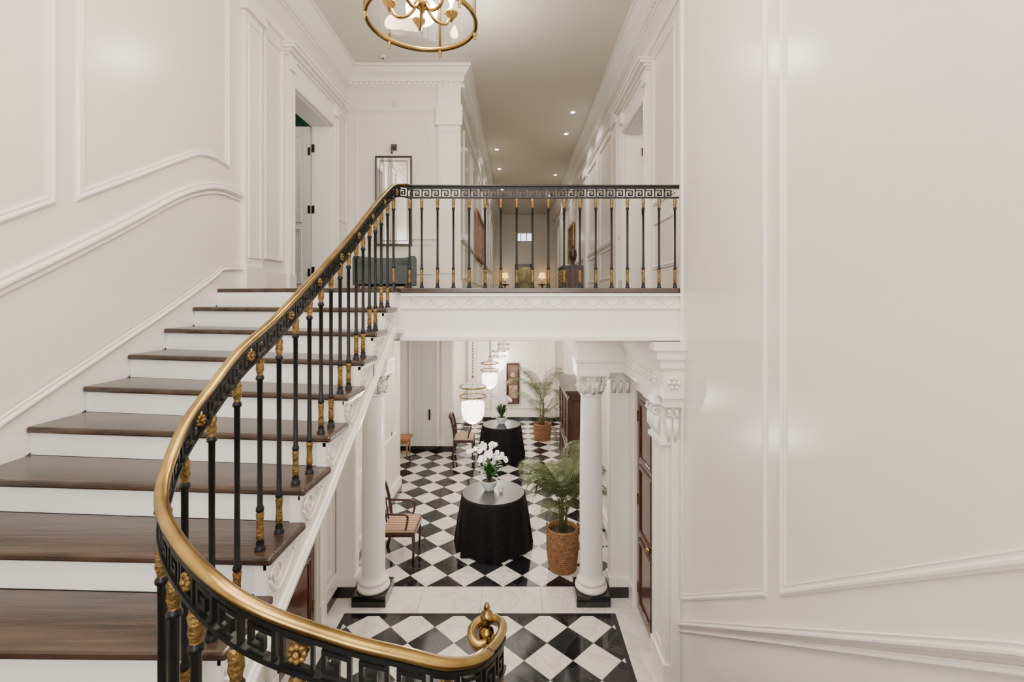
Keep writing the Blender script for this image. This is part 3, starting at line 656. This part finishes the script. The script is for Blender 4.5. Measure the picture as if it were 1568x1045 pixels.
# ---------------------------------------------------------------- palms
def palm(name,cx,cy,bh,br,H,nf,L,seed,xmax=9,squash=1.0,ymin=-9):
    d=MB(); rnd=random.Random(seed)
    prof=[(.001,FL),(br*.86,FL)]
    n=20
    for i in range(n*3+1):
        q=i/(n*3); prof.append((br*(.88+.16*sin(pi*min(1,q*1.15)*.62))+.008*abs(sin(pi*q*n)),FL+bh*q))
    prof+= [(br*.98,FL+bh+.012),(br*.9,FL+bh),(br*.88,FL+bh-.05)]
    d.lathe(cx,cy,prof,WICK,72,lambda a,z:.014*sin(a*36+ (3.14 if int((z-FL)/bh*n)%2 else 0)))
    d.disc(cx,cy,FL+bh-.05,br*.88,SOIL,24)
    for a in (0,pi):
        d.tube([(cx+cos(a)*(br*1.02),cy+.07*cos(q),FL+bh-.03+.09*sin(q)) for q in [pi*i/10 for i in range(11)]],.010,WICK,6)
    z0=FL+bh-.05
    for q in range(4):
        ox=(rnd.random()-.5)*.10; oy=(rnd.random()-.5)*.10
        d.tube([(cx+ox,cy+oy,z0),(cx+ox*1.4,cy+oy*1.4,z0+H*.30)],[.022,.012],STEM,7)
    for i in range(nf):
        a=i*2.399+rnd.random()*.4; le=L*(.75+.4*rnd.random()); sp=.30+.8*rnd.random()
        ox=(rnd.random()-.5)*.08; oy=(rnd.random()-.5)*.08
        base=Vector((cx+ox,cy+oy,z0+H*(.05+.30*rnd.random())))
        dirn=Vector((cos(a)*squash,sin(a)*squash,0)); el=1.45-.55*sp; p=base.copy(); pts=[p.copy()]
        N=16
        for j in range(N):
            q=j/N; e=el-q*q*(1.9*sp+.5)-q*.15
            tv=(dirn*cos(e)+Vector((0,0,sin(e)))); p=p+tv*(le/N)
            p.x=min(p.x,xmax-.03); p.y=max(p.y,ymin+.02)
            pts.append(p.copy())
        d.tube(pts,[.007*(1-.8*j/N) for j in range(N+1)],STEM,5)
        NL=26
        for j in range(NL):
            q=.22+.78*j/NL; f_=q*N; i0=min(int(f_),N-1); c0=pts[i0].lerp(pts[i0+1],f_-i0); tv=(pts[i0+1]-pts[i0]).normalized()
            sd=tv.cross(Vector((0,0,1)))
            if sd.length<.05: sd=Vector((-sin(a),cos(a),0))
            sd.normalize(); ll=.25*L*sin(pi*(.18+.78*(j/NL)))*1.1+.03
            for sg in (-1,1):
                dv=(sd*sg*.8+tv*.7+Vector((0,0,.08))).normalized(); mid=c0+dv*ll*.5; tip=c0+dv*ll+Vector((0,0,-ll*.4))
                tip.x=min(tip.x,xmax); mid.x=min(mid.x,xmax); tip.y=max(tip.y,ymin); mid.y=max(mid.y,ymin)
                wv=tv*.0085
                d.add([c0-wv*.5,mid-wv,tip,mid+wv,c0+wv*.5],[(0,1,3,4),(1,2,3)],LEAF)
    return d.obj(name)
palm('potted_palm',.63,6.40,.55,.205,1.45,20,.95,11,1.36,.85,5.99)
palm('potted_palm',.69,12.3,.42,.22,1.9,16,1.2,5,1.36,1)
# ---------------------------------------------------------------- cabinet
d=MB(); x0,x1,y0,y1=.99,1.365,9.0,10.9; zt=-1.72
d.box(x0+.02,x1,y0+.02,y1-.02,FL+.08,zt-.1,DWOOD); d.box(x0,x1,y0,y1,FL+.06,FL+.14,DWOOD); d.box(x0-.02,x1,y0-.03,y1+.03,zt-.1,zt-.05,DWOOD); d.box(x0-.05,x1,y0-.05,y1+.05,zt-.05,zt,DWOOD)
for yy in (y0+.03,y1-.11):
    for xx in (x0+.01,x1-.09): d.box(xx,xx+.08,yy,yy+.08,FL,FL+.08,DWOOD)
for i in range(3):
    ya=y0+.08+i*.59; rect_x(d,x0+.02,-1,ya,ya+.54,FL+.85,zt-.2,.05,.02,DWOOD); rect_x(d,x0+.02,-1,ya,ya+.54,FL+.2,FL+.72,.05,.02,DWOOD)
    d.ball((x0,ya+.5,FL+1.2),.018,BRASS,8)
rect_y(d,y0+.02,-1,x0+.07,x1-.05,FL+.25,zt-.2,.04,.015,DWOOD); d.obj('wooden_armoire')
# ---------------------------------------------------------------- chairs
def chair(name,cx,cy,fx):
    d=MB()
    def X(a): return cx+fx*a
    def bx(a0,a1,b0,b1,c0,c1,m): d.box(min(X(a0),X(a1)),max(X(a0),X(a1)),cy+b0,cy+b1,FL+c0,FL+c1,m)
    for b_ in (-.23,.20):
        d.tube([(X(.20),cy+b_+.015,FL),(X(.21),cy+b_+.015,FL+.2),(X(.20),cy+b_+.015,FL+.42)],[.014,.020,.026],DWOOD,8)
        d.tube(smoothpath([(X(-.27),cy+b_+.015,FL),(X(-.22),cy+b_+.015,FL+.2),(X(-.21),cy+b_+.015,FL+.44),(X(-.25),cy+b_+.015,FL+.75),(X(-.31),cy+b_+.015,FL+.96)],4),.023,DWOOD,8)
    bx(-.23,.23,-.25,.25,.36,.42,DWOOD); bx(-.21,.22,-.24,.24,.42,.47,STRIPE)
    d.tube([(X(-.31),cy-.24,FL+.94),(X(-.325),cy,FL+.965),(X(-.31),cy+.24,FL+.94)],.028,DWOOD,8)
    d.tube([(X(-.255),cy-.22,FL+.72),(X(-.27),cy,FL+.73),(X(-.255),cy+.22,FL+.72)],.02,DWOOD,8)
    for b_ in (-.1,0,.1): d.tube([(X(-.22),cy+b_,FL+.45),(X(-.26),cy+b_,FL+.72),(X(-.315),cy+b_,FL+.95)],.012,DWOOD,6)
    for b_ in (-.235,.235):
        d.tube(smoothpath([(X(-.24),cy+b_,FL+.68),(X(-.05),cy+b_,FL+.67),(X(.10),cy+b_,FL+.66),(X(.13),cy+b_,FL+.60),(X(.10),cy+b_,FL+.45)],4),.016,DWOOD,7)
    return d.obj(name)
chair('armchair',-1.62,6.75,1); chair('armchair',-1.20,11.05,1)
d=MB(); 
d.box(-2.95,-2.42,10.75,11.15,FL+.42,FL+.47,LWOOD); d.box(-2.9,-2.47,10.8,11.1,FL+.34,FL+.42,LWOOD)
for a in (-2.9,-2.51):
    for b_ in (10.79,11.08): d.tube([(a+.02,b_+.015,FL+.36),(a+.02,b_+.015,FL)],[.024,.014],LWOOD,8)
d.tube([(-2.88,10.95,FL+.12),(-2.49,10.95,FL+.12)],.012,LWOOD,6)
d.obj('wooden_bench')
def painting_y(name,x0,x1,y,z0,z1,fm,colA,colB):
    d=MB(); d.box(x0,x1,y-.03,y-.002,z0,z1,colA)
    d.box(x0+(x1-x0)*.18,x1-(x1-x0)*.1,y-.034,y-.03,z0+(z1-z0)*.12,z0+(z1-z0)*.45,colB)
    d.ball(((x0+x1)/2,y-.034,z0+(z1-z0)*.72),(x1-x0)*.22,colB,12,(1,.05,1))
    d.mold([(x0,y-.03,z0),(x1,y-.03,z0),(x1,y-.03,z1),(x0,y-.03,z1)],(0,-1,0),.05,.03,fm,True); return d.obj(name)
painting_y('painting',-.26,.08,14.17,FL+.55,FL+1.72,DWOOD,ART1,ART2)
# ---------------------------------------------------------------- upper furnishings
d=MB(); y=FW-.02
d.box(-2.36,-1.80,y-.025,y,.96,2.42,MIRROR)
d.mold([(-2.38,y-.025,.94),(-1.78,y-.025,.94),(-1.78,y-.025,2.44),(-2.38,y-.025,2.44)],(0,-1,0),.03,.03,SILVER,True)
d.mold([(-2.31,y-.025,1.01),(-1.85,y-.025,1.01),(-1.85,y-.025,2.37),(-2.31,y-.025,2.37)],(0,-1,0),.012,.010,SILVER,True)
d.obj('wall_mirror')
d=MB(); d.box(-2.13,-2.03,y-.02,y+.02,2.56,2.66,SILVER); d.ball((-2.08,y-.06,2.61),.03,SILVER); d.tube([(-2.08,y,2.61),(-2.08,y-.12,2.60),(-2.08,y-.14,2.5)],.010,SILVER); d.tube([(-2.08,y-.14,2.52),(-2.08,y-.14,2.46)],.018,SILVER)
d.obj('picture_light')
d=MB(); cx,cy=-2.04,7.45
n=26; R=.44
outer=[(cx+cos(pi*i/n)*R,cy-.12+sin(pi*i/n)*.42,UF) for i in range(n+1)]
d.sweep(outer,[(-.05,.12),(.05,.12),(.055,.54),(.03,.58),(-.03,.58),(-.055,.54)],TEAL,True,True)
d.prism([(cx+cos(pi*i/16)*(R-.06),cy-.12+sin(pi*i/16)*.36) for i in range(17)]+[(cx-R+.06,cy-.25),(cx+R-.06,cy-.25)],UF+.14,UF+.42,TEAL)
for a,b_ in ((-.36,-.2),(.36,-.2),(-.28,.2),(.28,.2)): d.tube([(cx+a,cy+b_-.02,UF+.15),(cx+a,cy+b_-.02,UF)],[.025,.015],DWOOD,8)
d.obj('upholstered_tub_chair')
d=MB(); d.box(1.18,1.70,11.9,13.1,UF+.12,UF+.72,MAHOG); d.box(1.15,1.72,11.87,13.13,UF+.72,UF+.76,DWOOD); d.box(1.16,1.70,11.89,13.11,UF+.08,UF+.13,DWOOD)
for yy in (11.92,13.0):
    for xx in (1.19,1.62): d.box(xx,xx+.07,yy,yy+.07,UF,UF+.09,DWOOD)
for k in range(3):
    z0=UF+.16+k*.185; rect_x(d,1.18,-1,11.97,13.03,z0,z0+.16,.02,.01,DWOOD); 
    for yy in (12.2,12.8): d.ball((1.165,yy,z0+.08),.015,BRASS,8)
d.obj('chest_of_drawers')
d=MB(); z=UF+.762; d.lathe(1.48,12.3,[(.001,z),(.10,z),(.10,z+.03),(.05,z+.05),(.035,z+.09),(.09,z+.2),(.11,z+.32),(.09,z+.42),(.04,z+.48),(.055,z+.53),(.001,z+.56)],DWOOD,18); d.obj('bronze_urn')
d=MB(); x=CL+.002
d.box(x,x+.03,10.9,13.2,1.05,2.05,ART2); d.mold([(x+.03,10.9,1.02),(x+.03,13.2,1.02),(x+.03,13.2,2.08),(x+.03,10.9,2.08)],(1,0,0),.08,.04,LWOOD,True); d.obj('framed_painting')
d=MB(); x=UR-.002
d.box(x-.03,x,14.0,15.4,1.2,2.3,ART1); d.mold([(x-.03,14.0,1.2),(x-.03,15.4,1.2),(x-.03,15.4,2.3),(x-.03,14.0,2.3)],(-1,0,0),.08,.04,BRASS,True); d.obj('framed_painting')
d=MB(); y=YE
for a,b_ in ((EX0,EX0+.11),(EX1-.11,EX1)): d.box(a,b_,y-.04,y+.2,UF,EZ,MAHOG)
d.box(EX0,EX1,y-.04,y+.2,EZ-.13,EZ,MAHOG); d.obj('door_6')
d=MB(); d.box(EX0,EX1,y+.1,y+.14,2.75,3.1,SKYG)
for a in (EX0,.2,.48,EX1-.04): d.box(a,a+.04,y-.03,y+.1,2.75,3.1,TRIM)
d.box(EX0-.04,EX1+.04,y-.04,y+.0,2.70,2.76,TRIM); d.box(EX0-.04,EX1+.04,y-.04,y+.0,3.1,3.16,TRIM); d.obj('window_2')
d=MB(); d.box(-.9,1.7,y+2.0,y+2.1,UF,2.6,CURT); d.box(-.9,1.7,y+.2,y+2.0,UF-.05,UF,TREAD); d.obj('wall_end_room')
for xx in (-.5,1.2):
    d=MB(); z=UF; d.lathe(xx,y-.35,[(.001,z),(.16,z),(.16,z+.02),(.03,z+.05),(.025,z+.55),(.20,z+.6),(.20,z+.62),(.001,z+.62)],DWOOD,20); d.obj('side_table')
    d=MB(); z=UF+.622; d.lathe(xx,y-.35,[(.001,z),(.07,z),(.07,z+.02),(.03,z+.04),(.07,z+.12),(.05,z+.22),(.012,z+.25),(.012,z+.32)],PORC,16); d.lathe(xx,y-.35,[(.17,z+.28),(.11,z+.52)],SHADE,20); d.obj('table_lamp')
def downlight(x,y,zc,name='recessed_downlight'):
    d=MB(); d.lathe(x,y,[(.045,zc-.004),(.065,zc-.008),(.075,zc-.001)],TRIM,20); d.disc(x,y,zc-.003,.055,DOWNL,16); d.obj(name)
dl=[(-.5,12.46),(-.5,14.3),(1.2,10.0),(1.2,11.3),(1.25,15.0),(-.5,17.0),(1.25,18.0)]
for x,y in dl: downlight(x,y,CZ)
d=MB(); d.lathe(-2.16,7.7,[(.001,CZ-.035),(.03,CZ-.035),(.055,CZ-.02),(.06,CZ)],DOORW,16); d.ball((-2.16,7.7,CZ-.035),.014,DARKM,8); d.obj('smoke_detector')
d=MB(); y=FW; d.box(-2.12,-2.03,y-.02,y,3.32,3.42,DOORW); d.obj('motion_sensor')
# ---------------------------------------------------------------- pendants (bell jar lanterns)
def pendant(cx,cy,zc,s=1.33,name='bell_jar_pendant'):
    d=MB(); z=zc
    L=lambda pr,m,n: d.lathe(cx,cy,[(a*s,z+b_*s) for a,b_ in pr],m,n)
    L([(.135,.135),(.132,.12),(.122,.09),(.124,.02),(.118,-.05),(.095,-.11),(.05,-.14),(.012,-.15),(.012,-.165),(.02,-.175),(.001,-.19)],GLASS,28)
    L([(.13,.138),(.138,.138),(.138,.128),(.13,.128)],BRASS,28)
    L([(.001,-.135),(.05,-.128),(.09,-.10),(.113,-.05),(.118,.02),(.114,.07),(.10,.07),(.001,.06)],JARG,24)
    for q in range(3):
        a=q*2*pi/3+.4; dx,dy=cos(a)*s,sin(a)*s
        d.tube([(cx+dx*.13,cy+dy*.13,z+.135*s),(cx+dx*.06,cy+dy*.06,z+.22*s),(cx,cy,z+.34*s)],.0035,BRASS,5)
        d.tube([(cx+dx*.04,cy+dy*.04,z+.06*s),(cx+dx*.04,cy+dy*.04,z+.13*s)],.009,PETAL,6)
    L([(.135,.225),(.125,.24),(.08,.26),(.02,.275),(.001,.28)],GLASS,24); L([(.132,.22),(.138,.227),(.132,.234)],BRASS,24)
    d.ball((cx,cy,z+.33*s),.02,BRASS,8)
    zz=z+.35*s; i=0
    while zz<LC-.05:
        o=[(cx+(cos(a)*.012 if i%2 else 0),cy+(0 if i%2 else cos(a)*.012),zz+.02+sin(a)*.024) for a in [2*pi*q/10 for q in range(11)]]
        d.tube(o,.0035,DARKM,5); zz+=.038; i+=1
    d.tube([(cx,cy,zz-.01),(cx,cy,LC)],.004,DARKM,5); d.lathe(cx,cy,[(.001,LC-.04),(.03,LC-.035),(.06,LC-.01),(.06,LC)],BRASS,16)
    d.obj(name)
    l=bpy.data.lights.new('pendant_light','POINT'); l.energy=34; l.color=(1,.93,.84); l.shadow_soft_size=.09
    o=bpy.data.objects.new('pendant_light',l); o.location=(cx,cy,zc+E-.36); bpy.context.scene.collection.objects.link(o)
for xx,yy,zc in ((-.575,6.33,-1.46),(-.505,9.14,-1.52),(-.42,11.7,-1.56),(-.36,13.5,-1.56)): pendant(xx,yy,zc)
# ---------------------------------------------------------------- chandelier lantern
d=MB(); cx,cy,zb,R=-.576,2.9,1.70,.335
H=.85
for z in (zb,zb+H):
    d.lathe(cx,cy,[(R-.014,z),(R+.004,z-.004),(R+.008,z+.008),(R+.004,z+.022),(R-.010,z+.024),(R-.014,z+.02),(R-.014,z)],BRASS,64)
d.lathe(cx,cy,[(R-.012,zb+.03),(R-.012,zb+H)],GLASS,64)
for q in range(6):
    a=q*pi/3+.35; dx,dy=cos(a),sin(a)
    d.tube([(cx+dx*R,cy+dy*R,zb),(cx+dx*R,cy+dy*R,zb+H)],.009,BRASS,8)
    d.lathe(cx+dx*R,cy+dy*R,[(.001,zb-.045),(.008,zb-.04),(.005,zb-.028),(.013,zb-.018),(.012,zb-.004),(.015,zb)],BRASS,10)
    d.tube(smoothpath([(cx+dx*R,cy+dy*R,zb+H),(cx+dx*R*.8,cy+dy*R*.8,zb+H+.18),(cx+dx*.08,cy+dy*.08,zb+H+.26),(cx,cy,zb+H+.4)],5),.010,BRASS,8)
d.tube([(cx,cy,zb+.10),(cx,cy,CZ)],.009,BRASS,8)
d.lathe(cx,cy,[(.001,zb+.05),(.012,zb+.06),(.02,zb+.08),(.045,zb+.10),(.05,zb+.12),(.02,zb+.14),(.015,zb+.2),(.03,zb+.22),(.012,zb+.25)],BRASS,18)
for q in range(5):
    a=q*2*pi/5+.6; dx,dy=cos(a),sin(a); r=.20
    d.tube(smoothpath([(cx+dx*.02,cy+dy*.02,zb+.13),(cx+dx*.08,cy+dy*.08,zb+.05),(cx+dx*.16,cy+dy*.16,zb+.045),(cx+dx*r,cy+dy*r,zb+.11)],6),.010,BRASS,8)
    d.lathe(cx+dx*r,cy+dy*r,[(.001,zb+.07),(.01,zb+.075),(.016,zb+.09),(.04,zb+.12),(.043,zb+.13),(.012,zb+.132),(.014,zb+.15),(.013,zb+.15)],BRASS,14)
    d.lathe(cx+dx*r,cy+dy*r,[(.012,zb+.13),(.012,zb+.18),(.001,zb+.18)],PETAL,10)
    d.lathe(cx+dx*r,cy+dy*r,[(.004,zb+.18),(.019,zb+.205),(.020,zb+.23),(.005,zb+.28),(.001,zb+.285)],BULB,10)
d.lathe(cx,cy,[(.001,CZ-.05),(.05,CZ-.045),(.09,CZ-.01),(.09,CZ)],BRASS,24)
d.obj('lantern_chandelier')
# ---------------------------------------------------------------- lights
def light(kind,name,loc,en,col=(1,1,1),size=1,sy=None,rot=(0,0,0),spot=None):
    l=bpy.data.lights.new(name,kind); l.energy=en; l.color=col
    if kind=='AREA':
        l.size=size
        if sy: l.shape='RECTANGLE'; l.size_y=sy
    else: l.shadow_soft_size=size
    if spot: l.spot_size=spot; l.spot_blend=.6
    o=bpy.data.objects.new(name,l); o.location=(loc[0],loc[1],loc[2]+E); o.rotation_euler=rot; bpy.context.scene.collection.objects.link(o); return o
light('POINT','chandelier_light',(-.576,2.9,2.15),120,(1,.86,.68),.10)
light('AREA','stairwell_fill',(-.4,.8,CZ-.05),240,(1,.965,.91),3.2,3.6)  # added area fill above the stairwell, out of view, no fixture modelled
light('AREA','back_window_fill',(-.2,-2.9,1.0),215,(1,.985,.95),2.6,3.6,(pi/2,0,0))  # added fill just inside the unseen back window
light('AREA','lower_hall_fill_front',(-.4,4.95,LC-.02),24,(1,.95,.87),2.6,.9)  # added fill hidden below the balcony slab, no fixture modelled
light('AREA','lower_hall_fill_mid',(-.4,8,LC-.02),75,(1,.94,.85),2.8,3.6)  # added fill brightening the middle of the lower hall, out of view
light('AREA','lower_hall_fill_far',(-.2,12.5,LC-.02),55,(1,.93,.83),2.2,2.8)  # added fill for the far lower hall, also without a fixture
light('AREA','under_landing_fill',(.3,1.2,zk(11)-.35),20,(1,.95,.88),1.5,1.5)  # unseen area fill below the landing, no fixture modelled
for x,y in dl: light('SPOT','downlight_beam',(x,y,CZ-.03),85,(1,.92,.8),.04,None,(0,0,0),2.2)
light('POINT','upper_hall_fill',(-.6,6.2,3.2),65,(1,.93,.83),.15)  # bare point fill added to brighten the upper hall, no lamp body
light('POINT','green_room_lamp',(-4.3,6.5,2.6),30,(1,.95,.9),.1); light('POINT','right_room_lamp',(3.1,6.5,2.8),40,(1,.97,.92),.1)
light('POINT','end_room_lamp',(.4,YE+1,2.3),80,(1,.85,.6),.1)
wd=bpy.data.worlds.new('World'); bpy.context.scene.world=wd; wd.use_nodes=True
nt=wd.node_tree; bg=nt.nodes['Background']; sk=nt.nodes.new('ShaderNodeTexSky')
try:
    sk.sky_type='NISHITA'; sk.sun_disc=False; sk.sun_elevation=.7
except Exception: pass
nt.links.new(sk.outputs[0],bg.inputs[0]); bg.inputs[1].default_value=.15
# ---------------------------------------------------------------- camera
cam=bpy.data.cameras.new('camera'); co=bpy.data.objects.new('camera',cam); bpy.context.scene.collection.objects.link(co)
co.location=(0,0,E); co.rotation_euler=(pi/2,0,0); cam.sensor_width=36; cam.lens=725/1568*36; cam.shift_x=-.0038; cam.shift_y=-.0399; cam.clip_start=.02
bpy.context.scene.camera=co
